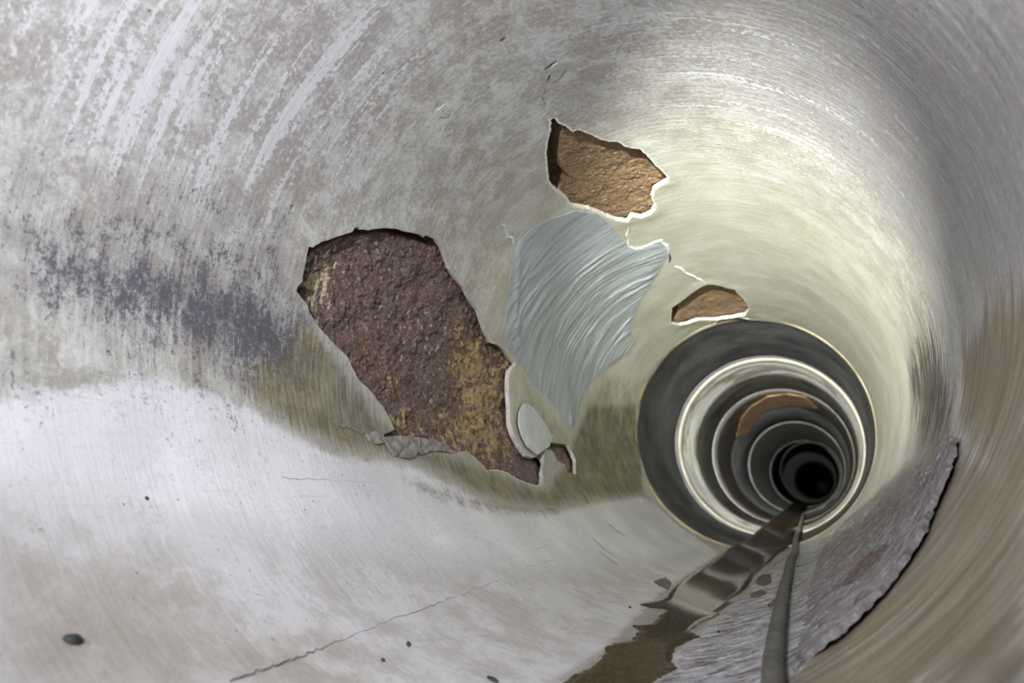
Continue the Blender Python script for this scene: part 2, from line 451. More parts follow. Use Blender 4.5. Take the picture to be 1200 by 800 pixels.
def mat_simple(name, c0, c1, sc=30.0, rough=0.6, bstr=0.4, bdist=0.003, c2=None, stretch=None, spec=0.4):
    n = NT(name)
    a = n.noise(n.obj, sc, 7, 0.65) if not stretch else n.noise(n.sz, stretch, 6, 0.62, 0.3)
    f = n.noise(n.obj, sc*7, 5, 0.7)
    col = n.mix(n.ramp(a, 0.33, 0.67), c0, c1)
    if c2: col = n.mix(n.mul(n.ramp(f, 0.52, 0.72), 0.8), col, c2)
    return n.done(col, rough, n.add(n.mul(a, 0.5), n.mul(f, 0.5)), bstr, bdist, spec)

M_LIN = mat_lining()
M_CUT = mat_cut()
M_RUSTD = mat_rust('dark_corroded_steel', ((0.135, 0.088, 0.092), (0.215, 0.138, 0.122), (0.29, 0.185, 0.14)),
                   ((0.36, 0.235, 0.10), (0.62, 0.47, 0.27)), (0.58, 0.46, 0.45))
M_RUSTB = mat_rust('brown_corroded_steel', ((0.30, 0.185, 0.105), (0.42, 0.265, 0.14), (0.46, 0.31, 0.20)),
                   ((0.42, 0.26, 0.12), (0.55, 0.36, 0.17)), (0.90, 0.72, 0.54))
M_SHELL = mat_simple('old_steel', (0.05, 0.04, 0.035), (0.10, 0.07, 0.05), 20)

# ---------------------------------------------------------------- outlines traced on the lining
H1 = [(344,341),(347,334),(351,330),(354,312),(357,296),(359,288),(364,289),(375,282),(390,277),(405,272),(410,271),(413,266),(419,263),(417,268),
      (430,268),(448,266),(462,267),(475,271),(490,273),(494,277),(497,275),(505,278),(511,281),(512,285),(518,292),(522,303),(526,315),(531,323),
      (537,331),(543,338),(547,347),(553,356),(557,363),(560,372),(564,385),(570,396),(573,401),(580,403),(588,408),(596,418),(603,427),(600,430),
      (596,434),(594,445),(594,462),(595,480),(596,497),(600,510),(607,522),(616,534),(626,537),(631,541),(633,549),(635,558),(634,566),(628,570),
      (618,567),(610,564),(600,559),(592,554),(582,551),(570,551),(561,541),(555,535),(545,528),(533,531),(524,525),(512,518),(494,514),(476,512),
      (461,511),(450,512),(446,509),(455,507),(461,503),(456,491),(449,479),(440,467),(432,457),(424,450),(418,443),(411,430),(407,420),(400,412),
      (391,404),(383,395),(374,385),(365,373),(360,364),(358,358),(353,352),(348,346)]
H2 = [(645,139),(649,137),(654,143),(662,147),(671,154),(677,151),(684,154),(692,157),(704,163),(713,165),(724,165),(731,170),(739,172),(749,173),
      (758,180),(768,192),(778,201),(783,208),(781,212),(771,217),(765,222),(763,231),(767,237),(767,243),(762,249),(752,253),(740,251),(735,258),(722,256),
      (709,251),(700,247),(691,243),(680,241),(669,239),(665,231),(654,223),(647,217),(643,211),(641,195),(640,180),(642,162),(645,150)]
H3 = [(786,378),(787,360),(794,355),(806,346),(820,336),(830,332),(842,333),(852,336),(861,338),(866,344),(873,351),(878,360),(873,368),(858,371),
      (838,374),(818,374),(806,378),(796,380)]
H4 = [(642,517),(650,519),(664,521),(669,530),(673,540),(674,556),(664,554),(660,544),(652,541),(648,531),(644,527),(639,528)]
WR = [(605,288),(621,269),(645,257),(672,245),(697,247),(713,260),(726,276),(738,289),(753,289),(776,281),(783,298),(774,316),(762,337),(749,357),
      (738,384),(745,400),(736,416),(714,430),(692,449),(681,471),(677,490),(671,507),(667,500),(653,482),(642,466),(626,452),(615,436),(601,416),
      (592,404),(588,390),(590,350),(596,315)]
OV = [(609.5,473),(616,474),(624,481),(634,496),(644,513),(640,524),(626,534),(614,524),(607,510),(604,496),(605,482)]
SLAB = [(1127,514),(1126,530),(1121,552),(1113,570),(1100,600),(1088,630),(1070,660),(1045,695),(1015,730),(985,757),(955,772),(925,790),
        (930,740),(940,690),(955,650),(985,615),(1020,588),(1050,570),(1073,562),(1083,552),(1094,548),(1103,534),(1112,524),(1119,517)]
h1 = rough_outline(sz(H1, 30), 0.004, 0.0016, 1)
h2 = rough_outline(sz(H2, 30), 0.004, 0.0022, 2)
h3 = rough_outline(sz(H3, 30), 0.005, 0.003, 3)
h4 = rough_outline(sz(H4, 30), 0.004, 0.002, 4)
wr = rough_outline(sz(WR, 10), 0.004, 0.003, 5)
ov = rough_outline(sz(OV, 10), 0.004, 0.001, 6)
slab = rough_outline(sz(SLAB, 10), 0.006, 0.0018, 7)
_si = sz([(925,790),(930,740),(940,690),(955,650),(985,615),(1020,588),(1050,570),(1073,562)], 8, False)
_k = np.clip(1-dist(_si, slab[:, 0], slab[:, 1], False)[0]/0.01, 0, 1)
_t = np.arange(len(slab))
slab = slab+(np.stack([fbm(_t*0.16, _t*0, 8, 3, 0.7), fbm(_t*0.16, _t*0+5, 9, 3, 0.7)], 1)-0.5)*_k[:, None]*np.array([0.10, 0.16])
Z1, Z2 = 3.364, 4.495                    # end of the near lining, start of the next

# ---------------------------------------------------------------- near pipe: the lining with its holes
TIDE = [(-60,480),(60,462),(160,446),(240,458),(300,484),(345,512),(400,538),(440,541),(480,548),(520,566),(560,586),(600,598),(650,602),(700,590),(750,582),(768,590),(790,612),(838,645)]
P_white = sz(TIDE+[(838,652),(790,690),(745,735),(690,780),(640,850),(-60,850)], 14, True, True)
P_dark = sz([(60,290),(150,296),(235,318),(320,342),(352,385),(345,440),(300,440),(250,410),(180,378),(120,355),(70,330)])
P_dark2 = sz([(-30,410),(60,400),(75,450),(40,478),(-30,485)])
P_haze = sz([(-60,215),(200,225),(330,262),(350,345),(348,455),(270,455),(150,420),(100,390),(40,350),(-60,340)])
P_olive = sz([(270,440),(330,405),(362,372),(420,448),(462,505),(560,540),(636,570),(655,545),(690,470),(745,470),(756,582),(700,588),(650,600),
              (600,594),(560,582),(520,562),(480,545),(440,538),(400,534),(345,508),(300,480)])
P_olive2 = sz([(600,430),(612,436),(660,500),(670,510),(690,460),(715,432),(740,440),(748,560),(640,560)])
P_smear = sz([(470,562),(540,578),(600,590),(655,596),(650,605),(590,602),(530,592)])
P_tan = sz([(1128,400),(1160,350),(1215,330),(1215,640),(1150,590),(1128,520)])
P_tan2 = sz([(1110,510),(1215,540),(1215,830),(900,830),(960,740),(1020,670),(1080,580)])
P_dusk = sz([(1062,400),(1076,372),(1092,372),(1120,450),(1116,515),(1082,560),(1064,470)])
P_dusk2 = sz([(960,640),(1010,590),(1060,540),(1070,560),(1000,630),(960,660)])
P_lilac = sz([(830,-40),(1240,-40),(1240,420),(1130,420),(1085,330),(1020,230),(930,150),(850,100)])
P_lilac2 = sz([(900,840),(940,660),(1000,600),(1060,545),(1120,515),(1100,620),(1000,750),(960,840)])
P_beam_glow = np.array([[np.radians(75)*RAD, 1.75], [np.radians(110)*RAD, 1.6], [np.radians(150)*RAD, 1.45], [np.radians(200)*RAD, 1.5],
                    [np.radians(245)*RAD, 1.75], [np.radians(275)*RAD, 2.0], [np.radians(290)*RAD, 2.4], [np.radians(290)*RAD, 3.6], [np.radians(60)*RAD, 3.6]])
P_drip = sz([(-40,-40),(420,-40),(480,60),(420,200),(330,260),(150,240),(-40,190)])
P_drip2 = sz([(560,-40),(830,-40),(1000,120),(1060,260),(900,230),(700,120)])
P_grime = sz([(-60,600),(150,620),(260,700),(400,740),(500,850),(-60,850)])
P_low = sz([(-80,560),(120,585),(300,610),(470,640),(620,660),(760,650),(830,640),(780,720),(640,860),(-80,860)], 14, True, True)
P_flaky = sz([(770,800),(800,765),(850,715),(890,676),(925,645),(985,622),(1040,590),(1015,700),(930,800),(880,840),(740,840)])
P_wet = sz([(940,585),(880,625),(840,650),(790,680),(760,704),(735,730),(705,757),(640,800),(760,800),(790,770),(840,725),(880,690),(925,650),(948,600)], 14, True, True)
P_grime2 = sz([(-40,420),(200,425),(330,440),(330,470),(200,440),(-40,470)])
P_bulge = sz([(556,366),(572,330),(592,302),(604,300),(604,380),(592,404),(575,400),(562,385)], 10)
P_lip = sz([(598,432),(612,440),(622,470),(606,475),(603,498),(610,522),(600,510),(594,480),(593,450)], 10)

def lining_h(s, z):
    h = (fbm(s*3, z*2.2, 11, 3)-0.5)*0.010
    h = h*(1-np.exp(-(np.minimum(np.abs(s), 2*np.pi*RAD-s)/0.13)**4))      # even along the invert
    h = h+0.010*feather(P_bulge, s, z, 0.05)
    h = h+0.006*feather(P_lip, s, z, 0.03)
    near_h = (s > 0.3) & (s < 1.75) & (z > 0.6) & (z < 3.3)
    if near_h.any():                                    # lining stands a little off the steel round the holes
        d = np.full(s.shape, 1.0)
        for p in (h1, h2, h3, h4): d[near_h] = np.minimum(d[near_h], dist(p[::4], s[near_h], z[near_h])[0])
        h = h+0.004*np.exp(-(d/0.04)**2)
    return h
def lining_attrs(s, z, h):
    d = np.full(s.shape, 1.0)
    k = (s > 0.3) & (s < 1.75) & (z > 0.6) & (z < 3.3)
    for p in (h2, h3): d[k] = np.minimum(d[k], dist(p[::3], s[k], z[k])[0])
    d1 = np.full(s.shape, 1.0); d1[k] = dist(h1[::3], s[k], z[k])[0]
    right = np.clip((z-1.45)/0.2, 0, 1)
    chip = np.maximum(0.9*np.exp(-(d/0.009)**2), 0.8*right*np.exp(-(d1/0.006)**2))
    return {
        'white': feather(P_white, s, z, 0.05),
        'dark': np.maximum(0.92*feather(P_dark, s, z, 0.16), np.maximum(0.36*feather(P_dark2, s, z, 0.06), 0.52*feather(P_haze, s, z, 0.18))),
        'low': feather(P_low, s, z, 0.16),
        'flaky': 0.9*feather(P_flaky, s, z, 0.05),
        'wet': feather(P_wet, np.where(s > np.pi*RAD, s-2*np.pi*RAD, s), z, 0.05),
        'olive': np.maximum(np.maximum(0.85*feather(P_olive, s, z, 0.045), 0.55*feather(P_olive2, s, z, 0.06)), 0.9*feather(P_smear, s, z, 0.05)),
        'tan': np.maximum(1.0*feather(P_tan, s, z, 0.07), 0.95*feather(P_tan2, s, z, 0.05)),
        'dusk': np.maximum(0.80*feather(P_dusk, s, z, 0.16), 0.45*feather(P_dusk2, s, z, 0.10)),
        'lilac': np.maximum(0.9*feather(P_lilac, s, z, 0.35), 0.85*feather(P_lilac2, s, z, 0.05)),
        'beam_glow': feather(P_beam_glow, s, z, 0.35),
        'drip': np.maximum(feather(P_drip, s, z, 0.16), 0.6*feather(P_drip2, s, z, 0.25)),
        'grime': np.maximum(0.95*feather(P_grime, s, z, 0.16), 0.5*feather(P_grime2, s, z, 0.06)),
        'chip': chip,
    }
def spaced(*segs):
    out = []
    for a, b, st in segs: out.append(np.linspace(a, b, max(1, int(round((b-a)/st))), endpoint=False))
    return np.concatenate(out+[[segs[-1][1]]])
sv = spaced((0, 0.42, 0.006), (0.42, 1.66, 0.0032), (1.66, 2*np.pi*RAD, 0.006))
zv = spaced((-1.6, 0.3, 0.05), (0.3, 0.75, 0.005), (0.75, 2.6, 0.0036), (2.6, Z1, 0.005))
def keep_wall(x, y):
    k = np.ones(x.shape, bool)
    for p in (h1, h2, h3, h4):
        lo, hi = p.min(0)-0.02, p.max(0)+0.02
        b = (x > lo[0]) & (x < hi[0]) & (y > lo[1]) & (y < hi[1])
        k[b] &= ~inside(p, x[b], y[b])
    return k
wall_near = sheet('wall_near', sv, zv, keep_wall, [h1, h2, h3, h4], lining_h, 0.012, [M_LIN, M_CUT], None, lining_attrs)
tag(wall_near, kind='structure')

# steel pipe round the lining
shell = lathe('wall_shell', [(RAD+0.08, -1.6), (RAD+0.08, Z1+0.02)], M_SHELL)
tag(shell, kind='structure')

# ---------------------------------------------------------------- bare steel in the holes
def rust_h(seed, amp, sc, base=-0.018, gaps=()):
    def f(s, z):
        a = fbm(s*sc, z*sc*0.75, seed, 5, 0.62)
        b = np.abs(fbm(s*sc*2.1, z*sc*1.2, seed+9, 4, 0.6)-0.5)*2
        ledge = np.clip((fbm(s*sc*0.7, z*sc*0.5, seed+20, 4, 0.6)-0.5)*14, -1, 1)
        grain = fbm(s*170, z*150, seed+30, 3, 0.75)
        for line, w in gaps:                            # pockets shaped behind the lining's overhang to blacken its shade
            base_d = np.clip(1-(dist(line, s, z, False)[0]-w)/0.006, 0, 1)
            ledge = ledge*(1-base_d); a = a-base_d*0.045/(amp*1.6)
        return base+amp*((a-0.5)*1.6-(b-0.4)*0.7+0.4*ledge)+0.0050*(grain-0.5)
    return f
P_c1 = sz([(455,505),(470,470),(510,500),(540,470),(525,430),(545,385),(575,398),(606,428),(594,450),(598,510),(630,545),(600,548),(560,540),(520,520)], 20)
P_p1 = sz([(345,345),(362,290),(420,285),(415,330),(385,390),(365,370)], 20)
P_p2 = sz([(400,400),(450,330),(520,310),(560,400),(520,470),(440,440)], 20)
P_g1 = sz([(400,410),(440,390),(480,460),(460,500),(425,450)], 20)
P_dk = sz([(592,534),(630,537),(638,572),(600,565),(585,552)], 20)
def a1(s, z, h):
    hh = (h+0.018)/0.004
    return {'crust': 0.14+0.66*feather(P_c1, s, z, 0.14)*(1-feather(P_dk, s, z, 0.02))+0.04*hh, 'pick': 0.95*feather(P_p1, s, z, 0.08)+0.63*feather(P_p2, s, z, 0.12),
            'orange_tone': 0.45*feather(P_g1, s, z, 0.10)+0.30*feather(P_p2, s, z, 0.12)}
def a2(s, z, h): return {'crust': 0.35+0*s, 'pick': 0.25+0*s, 'orange_tone': 0.2+0*s}
G1L = sz([(348,346),(345,341),(352,330),(354,312),(357,296),(359,289)], 6, False)
G1T = sz([(359,288),(375,282),(390,277),(411,270),(430,267),(448,265),(462,266),(475,270),(490,273),(511,281)], 6, False)
G1B = sz([(348,346),(358,358),(374,385),(391,404),(407,420),(424,450),(440,467),(456,491),(461,503)], 6, False)
G2L = sz([(654,223),(643,211),(640,195),(640,180),(642,162),(645,142)], 6, False)
G2T = sz([(671,153),(684,153),(692,156)], 6, False)
G2U = sz([(712,164),(724,164),(731,169)], 6, False)
G3L = sz([(786,378),(787,360),(794,355),(806,346),(820,336),(830,332),(852,336)], 6, False)
st1 = patch('corroded_steel', h1, 0.0021, rust_h(31, 0.0088, 30, -0.018, ((G1L, 0.030), (G1T, 0.011), (G1B, 0.009))), 0, [M_RUSTD, M_RUSTD], wall_near, 0.022, a1, 0.0025)
tag(st1, 'large dark purple-brown rusted steel patch with ochre crust at its lower end')
st2 = patch('corroded_steel', h2, 0.003, rust_h(47, 0.0026, 45, -0.018, ((G2L, 0.030), (G2T, 0.012), (G2U, 0.012))), 0, [M_RUSTB, M_RUSTB], wall_near, 0.022, a2, 0.0036)
tag(st2, 'light brown grainy rusted steel patch high on the wall')
st3 = patch('corroded_steel', h3, 0.005, rust_h(53, 0.0022, 40, -0.018, ((G3L, 0.032),)), 0, [M_RUSTB, M_RUSTB], wall_near, 0.022, a2, 0.006)
tag(st3, 'small orange-brown rusted steel patch just above the dark joint')
st4 = patch('corroded_steel', h4, 0.004, rust_h(61, 0.0025, 40), 0, [M_RUSTD, M_RUSTD], wall_near, 0.02, a2, 0.005)
tag(st4, 'narrow dark rust spot beside the pale oval flake')

# ---------------------------------------------------------------- wrinkled undercoat, flake, broken mortar, lifted sheet
M_WR = mat_simple('wrinkled_undercoat', (0.36, 0.40, 0.43), (0.55, 0.595, 0.645), 14, 0.6, 0.35, 0.003, (0.62, 0.645, 0.69), (6.0, 50.0, 1.0))
FOLD = sz([(606,289),(604,310),(603,335),(600,365),(601,388),(612,420),(628,452)], 8, False)
P_wsm = sz([(600,290),(640,255),(672,240),(697,245),(730,290),(690,292),(650,296),(615,305)], 10)
def wr_h(s, z):
    w = fbm(s*5, z*5, 71, 3); m = 1-feather(P_wsm, s, z, 0.05)
    zz = z+0.10*(w-0.5)-(s-0.85)*0.20
    a = 1-np.abs(vnoise(s*3.2, zz*26, 72)*2-1); b = 1-np.abs(vnoise(s*6.0+2*w, zz*70, 73)*2-1)
    k = np.clip((fbm(s*7, z*6, 76, 3)-0.35)*2.5, 0, 1)
    edge = np.clip(dist(wr[::3], s, z)[0]/0.03, 0, 1)
    return 0.0009+lining_h(s, z)+edge*m*(0.35+0.65*k)*(0.0052*a**2.5+0.0030*b**2.5)+0.006*edge*near(FOLD, s, z, 0.014)
wrinkle = patch('wrinkled_undercoat', wr, 0.0042, wr_h, 0.006, [M_WR, M_WR], wall_near, 0, None, 0.0036)
tag(wrinkle, 'blue-grey wrinkled undercoat bared where the top coat peeled')
M_OV = mat_simple('pale_flake', (0.56, 0.59, 0.60), (0.68, 0.71, 0.72), 22, 0.55, 0.3, 0.002, (0.5, 0.53, 0.54))
def ov_h(s, z):
    d = dist(ov[::2], s, z)[0]
    return 0.012+0.004*np.clip(d/0.03, 0, 1)+0.003*(fbm(s*40, z*25, 81, 3)-0.5)
flake = patch('lining_flake', ov, 0.003, ov_h, 0.004, [M_OV, M_CUT], wall_near, 0, None, 0.004)
tag(flake, 'pale grey oval flake curling off beside the rust')
M_MOR = mat_simple('broken_mortar', (0.21, 0.20, 0.185), (0.34, 0.325, 0.30), 60, 0.9, 0.9, 0.004, (0.42, 0.40, 0.37))
def chunk_h(seed, base, amp):
    def f(s, z): return base+amp*(fbm(s*70, z*50, seed, 4, 0.6)-0.5)
    return f
for k, pts in enumerate([[(428,508),(436,506),(446,508),(449,514),(447,520),(440,522),(433,517)],
                         [(447,516),(457,513),(466,512),(470,522),(467,532),(462,535),(455,527)],
                         [(464,512),(478,512),(486,516),(488,524),(486,533),(478,539),(466,536),(470,524)],
                         [(487,515),(500,516),(514,519),(524,526),(530,532),(515,530),(502,529),(492,534),(487,530)]]):
    c = rough_outline(sz(pts, 20), 0.004, 0.0015, 90+k)
    patch('mortar_chunk', c, 0.003, chunk_h(95+k, 0.005+0.001*k, 0.012), 0.012, [M_MOR, M_MOR], wall_near, 0, None, 0.004)
M_SLAB = mat_simple('scaly_lining', (0.11, 0.10, 0.097), (0.25, 0.237, 0.245), 12, 0.6, 0.9, 0.005, (0.46, 0.44, 0.48), (10.0, 90.0, 1.0))
S_EDGE = sz([(1127,514),(1121,552),(1100,600),(1070,660),(1015,730),(955,772),(925,790)], 8, False)
S_IN = sz([(925,790),(930,740),(940,690),(955,650),(985,615),(1020,588),(1050,570),(1073,562)], 8, False)
def slab_h(s, z):
    d = dist(S_EDGE, s, z, False)[0]; e = np.clip(dist(S_IN, s, z, False)[0]/0.045, 0, 1)
    rough = (1-np.abs(fbm(s*16, z*75, 101, 4, 0.6)*2-1))
    return lining_h(s, z)-0.002+e*(0.003+0.011*np.exp(-d/0.10)+0.010*(rough-0.6)*np.clip(d/0.03, 0.2, 1)+0.005*(fbm(s*60, z*110, 103, 3)-0.5))
sl = patch('lifted_lining', slab, 0.004, slab_h, 0.007, [M_SLAB, M_SLAB], wall_near, 0, None, 0.003)
tag(sl, 'scaly grey sheet of lining lifting with a curved broken edge')
M_SCAB = mat_simple('rusty_scab', (0.085, 0.062, 0.055), (0.18, 0.14, 0.125), 60, 0.8, 0.9, 0.004, (0.36, 0.32, 0.30), (60.0, 200.0, 1.0))
sc_ = rough_outline(sz([(1000,672),(1015,655),(1035,642),(1045,640),(1032,660),(1012,680),(1000,688),(990,690)], 10), 0.004, 0.003, 111)
tag(patch('rusty_scab', sc_, 0.003, lambda s, z: slab_h(s, z)+0.0015+0.004*(fbm(s*50, z*160, 112, 3)-0.5), 0.004, [M_SCAB, M_SCAB], wall_near, 0, None, 0.003),
    'reddish-brown scab on the scaly grey sheet')

# small curled chips with the shade behind painted as black strips, hairline cracks, chipped white lines
M_DARK = mat_simple('painted_gap_shade', (0.010, 0.009, 0.009), (0.025, 0.02, 0.02), 60, 0.9)
M_CHIP = mat_simple('white_chip', (0.72, 0.73, 0.74), (0.84, 0.84, 0.83), 60, 0.7)
M_CRACK = mat_simple('crack_line', (0.16, 0.14, 0.13), (0.34, 0.32, 0.31), 60, 0.9)
for k, (pts, w) in enumerate([([(639,81),(645,75),(652,70)], 0.006), ([(506,134),(508,128),(513,121)], 0.005), ([(641,95),(644,89),(650,86)], 0.004),
                              ([(586,48),(592,44)], 0.0025), ([(785,296),(786,304),(784,308)], 0.008)]):
    ribbon('gap_shade', pts, w, 0.0012, M_DARK, wall_near, seed=k)
for k, pts in enumerate([[(646,78),(653,73),(662,80),(656,90),(648,96),(645,90)], [(511,129),(520,122),(528,127),(524,136),(514,136)]]):
    c = rough_outline(sz(pts, 12), 0.004, 0.001, 120+k)
    patch('lining_chip', c, 0.003, lambda s, z: lining_h(s, z)+0.002, 0.002, [M_LIN, M_LIN], wall_near, 0, None, 0.003)
for k, (pts, w) in enumerate([([(539,697),(560,689),(590,677),(620,664),(647,656)], 0.0035), ([(268,796),(340,773),(400,750),(470,722),(537,698)], 0.002),
        ([(356,284),(355,276),(356,268)], 0.003), ([(398,498),(410,500),(420,505),(430,509)], 0.006), ([(482,547),(492,545),(503,556)], 0.003),
        ([(398,512),(407,514)], 0.003), ([(592,585),(600,584),(615,590),(652,598)], 0.008), ([(695,630),(708,643),(718,650)], 0.006),
        ([(712,613),(722,620),(733,628)], 0.006), ([(702,645),(714,655),(725,662)], 0.005), ([(672,556),(682,572),(690,590)], 0.008), ([(735,494),(745,486)], 0.012),
        ([(704,506),(712,503),(722,506)], 0.012), ([(560,660),(600,652),(640,640)], 0.0015), ([(330,560),(380,562),(450,566)], 0.0012),
        ([(926,735),(950,722),(970,712)], 0.004),
        ([(640,100),(636,115),(640,130),(646,138)], 0.003)]):
    ribbon('crack', pts, w, 0.0008, M_CRACK, wall_near, seed=20+k)
for k, (pts, w, l) in enumerate([([(740,252),(737,262),(735,275),(736,288),(744,291),(756,288),(768,283),(775,281),(779,288),(783,297)], 0.016, 0.004),
        ([(790,312),(800,317),(812,324),(828,332)], 0.012, 0.003), ([(588,262),(592,270),(598,279),(604,287)], 0.010, 0.003),
        ([(795,380),(818,376),(838,375),(858,372),(874,369),(884,362)], 0.022, 0.004), ([(766,243),(768,236),(764,228),(770,219),(783,213)], 0.012, 0.003),
        ([(598,431),(594,446),(594,470),(597,498),(608,522)], 0.006, 0.004)]):
    ribbon('chipped_edge', pts, w, l, M_CHIP, wall_near, seed=60+k, wob=0.005)

# ---------------------------------------------------------------- joint bands and the pipes beyond
M_BAND = mat_simple('dark_band', (0.026, 0.029, 0.035), (0.12, 0.122, 0.12), 2.6, 0.5, 0.3, 0.004, (0.11, 0.11, 0.108))
M_GROOVE = mat_simple('groove', (0.010, 0.011, 0.014), (0.022, 0.024, 0.03), 20, 0.5)
M_RIM = mat_simple('tan_rim', (0.36, 0.27, 0.15), (0.66, 0.60, 0.46), 8, 0.6)
M_PRIM = mat_simple('pale_rim', (0.11, 0.103, 0.078), (0.17, 0.158, 0.125), 8, 0.8)
M_DEEP = mat_simple('unlit_depth_lining', (0.018, 0.019, 0.02), (0.035, 0.036, 0.036), 3, 0.7)  # near-black colour stands in for the lack of light far down
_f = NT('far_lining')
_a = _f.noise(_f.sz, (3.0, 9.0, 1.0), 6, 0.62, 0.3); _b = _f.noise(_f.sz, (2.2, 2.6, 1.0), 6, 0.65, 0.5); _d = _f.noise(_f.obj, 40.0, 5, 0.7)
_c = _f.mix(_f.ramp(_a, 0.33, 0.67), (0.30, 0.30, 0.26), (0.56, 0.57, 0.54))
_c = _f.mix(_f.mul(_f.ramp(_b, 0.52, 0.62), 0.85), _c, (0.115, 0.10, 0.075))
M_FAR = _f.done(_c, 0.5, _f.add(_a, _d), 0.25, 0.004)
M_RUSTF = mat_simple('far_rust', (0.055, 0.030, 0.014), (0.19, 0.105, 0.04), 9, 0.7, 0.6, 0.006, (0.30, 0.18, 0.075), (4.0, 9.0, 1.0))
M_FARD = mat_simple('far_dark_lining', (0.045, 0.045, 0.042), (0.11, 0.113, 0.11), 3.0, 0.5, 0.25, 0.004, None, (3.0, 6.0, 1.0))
rim1 = lathe('lining_rim', [(RAD+0.012, Z1+0.004), (RAD, Z1+0.003), (RAD-0.0015, Z1-0.008), (RAD-0.0018, Z1-0.035), (RAD-0.0008, Z1-0.05), (RAD+0.006, Z1-0.055)], M_RIM, wall_near)
tag(rim1, 'tan rim at the end of the near lining')

def joint(label, z0, z1, r, lipmat, loc_y):
    t = empty('pipe_joint', (0, loc_y, -r))
    tag(t, label, 'joint', None)
    def L(name, prof, mat):
        o = lathe(name, prof, mat, t); o.matrix_parent_inverse = Matrix.Translation((0, -loc_y, r)); return o
    g = min(0.16, (z1-z0)*0.25)
    L('sleeve', [(r+0.030, z0-0.01), (r+0.002, z0+0.004), (r, z0+0.03), (r+0.001, (z0+z1)/2), (r, z1-g-0.03), (r+0.004, z1-g), (r+0.018, z1-g+0.005)], M_BAND)
    L('groove', [(r+0.020, z1-g-0.01), (r+0.017, z1-g+0.02), (r+0.017, z1-0.02), (r+0.02, z1-0.002)], M_GROOVE)
    L('gasket', [(r+0.018, z1-g*0.62), (r+0.007, z1-g*0.60), (r+0.004, z1-g*0.50), (r+0.007, z1-g*0.40), (r+0.018, z1-g*0.38)], M_BAND)
    L('rim', [(r+0.010, z1-0.003), (r+0.003, z1-0.002), (r-0.002, z1+0.006), (r-0.005, z1+0.03), (r-0.005, z1+0.06), (r-0.002, z1+0.10), (r+0.01, z1+0.12)], lipmat)
    return t
joint('wide dark grey joint band with a pale rim, nearest ring in the pipe', Z1, Z2, RAD+0.004, M_PRIM, Z1)
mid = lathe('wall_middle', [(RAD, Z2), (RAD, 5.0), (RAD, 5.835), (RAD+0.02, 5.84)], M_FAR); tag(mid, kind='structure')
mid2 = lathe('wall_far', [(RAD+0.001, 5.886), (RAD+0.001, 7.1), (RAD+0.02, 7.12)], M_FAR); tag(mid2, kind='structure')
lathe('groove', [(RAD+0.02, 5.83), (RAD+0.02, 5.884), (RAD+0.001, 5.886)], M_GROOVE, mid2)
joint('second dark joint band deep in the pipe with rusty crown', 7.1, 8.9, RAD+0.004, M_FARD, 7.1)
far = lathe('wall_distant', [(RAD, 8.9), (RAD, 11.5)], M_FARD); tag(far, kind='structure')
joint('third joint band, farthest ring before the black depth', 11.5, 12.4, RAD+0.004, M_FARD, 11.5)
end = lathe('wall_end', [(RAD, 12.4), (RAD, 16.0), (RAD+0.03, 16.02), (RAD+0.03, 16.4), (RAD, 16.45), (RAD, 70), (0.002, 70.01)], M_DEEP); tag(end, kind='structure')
# rusty breaks at the crown of the far pipe, dirt on its left
for k, (pts, par, lab) in enumerate([
        ([(863,512),(868,490),(880,476),(900,464),(922,461),(944,465),(958,478),(940,476),(920,475),(900,480),(885,492),(876,510)], mid2, 'brown rusty break at the crown of the far pipe')]):
    c = rough_outline(sz(pts, 6), 0.03, 0.006, 130+k)
    o = patch('corroded_steel', c, 0.012, lambda s, z: 0.004+0.004*(fbm(s*30, z*10, 131, 3)-0.5), 0.006, [M_RUSTF, M_RUSTF], par, 0, None, 0.025)
    tag(o, lab)

# ---------------------------------------------------------------- silt and water on the invert
WL = [(940,580),(915,600),(893,617),(876,632),(857,640),(848,650),(823,666),(805,676),(794,685),(784,697),(779,703),(764,706),(749,708),(762,712),(782,714),(774,722),(765,731),(752,732),
      (742,734),(750,738),(740,752),(728,753),(717,755),(709,760),(711,766),(694,781),(665,797),(600,840)]
WRR = [(735,840),(765,800),(777,793),(793,785),(786,777),(788,768),(790,760),(803,754),(819,747),(811,743),(806,741),(814,735),(823,729),(844,720),(840,717),(858,706),(853,703),(873,691),
       (880,682),(886,672),(897,662),(911,650),(924,641),(930,632),(936,618),(944,600),(950,583)]
w_out = rough_outline(sz(WL+WRR, 12, True, True), 0.006, 0.0025, 140)
silt_m = NT('silt')
_a = silt_m.noise(silt_m.obj, 40.0, 8, 0.7); _b = silt_m.noise(silt_m.obj, 190.0, 4, 0.8)
_c = silt_m.mix(silt_m.ramp(_a, 0.35, 0.66), (0.045, 0.034, 0.018), (0.135, 0.098, 0.048))
_c = silt_m.mix(silt_m.mul(silt_m.ramp(_b, 0.55, 0.64), 0.9), _c, (0.40, 0.32, 0.19))
M_SILT = silt_m.done(_c, 0.7, silt_m.add(_a, _b), 0.7, 0.004)
def silt_h(s, z):
    d = np.clip(dist(w_out[::2], s, z)[0]/0.02, 0, 1)
    return lining_h(np.mod(s, 2*np.pi*RAD), z)+0.0004+0.0012*d*fbm(s*60, z*60, 141, 4)
n_far = min(w_out[:, 1].max(), 15.6)
zs = spaced((w_out[:, 1].min()-0.004, 3.3, 0.005), (3.3, n_far+0.05, 0.05))
ss = np.arange(w_out[:, 0].min()-0.004, w_out[:, 0].max()+0.008, 0.004)
silt = sheet('silt_bed', ss, zs, lambda x, y: inside(w_out, x, y) & (y < 15.5), None, silt_h, 0.003, [M_SILT, M_SILT])
tag(silt, 'brown silt lying along the pipe bottom under the thin water', 'silt', None, 'stuff')
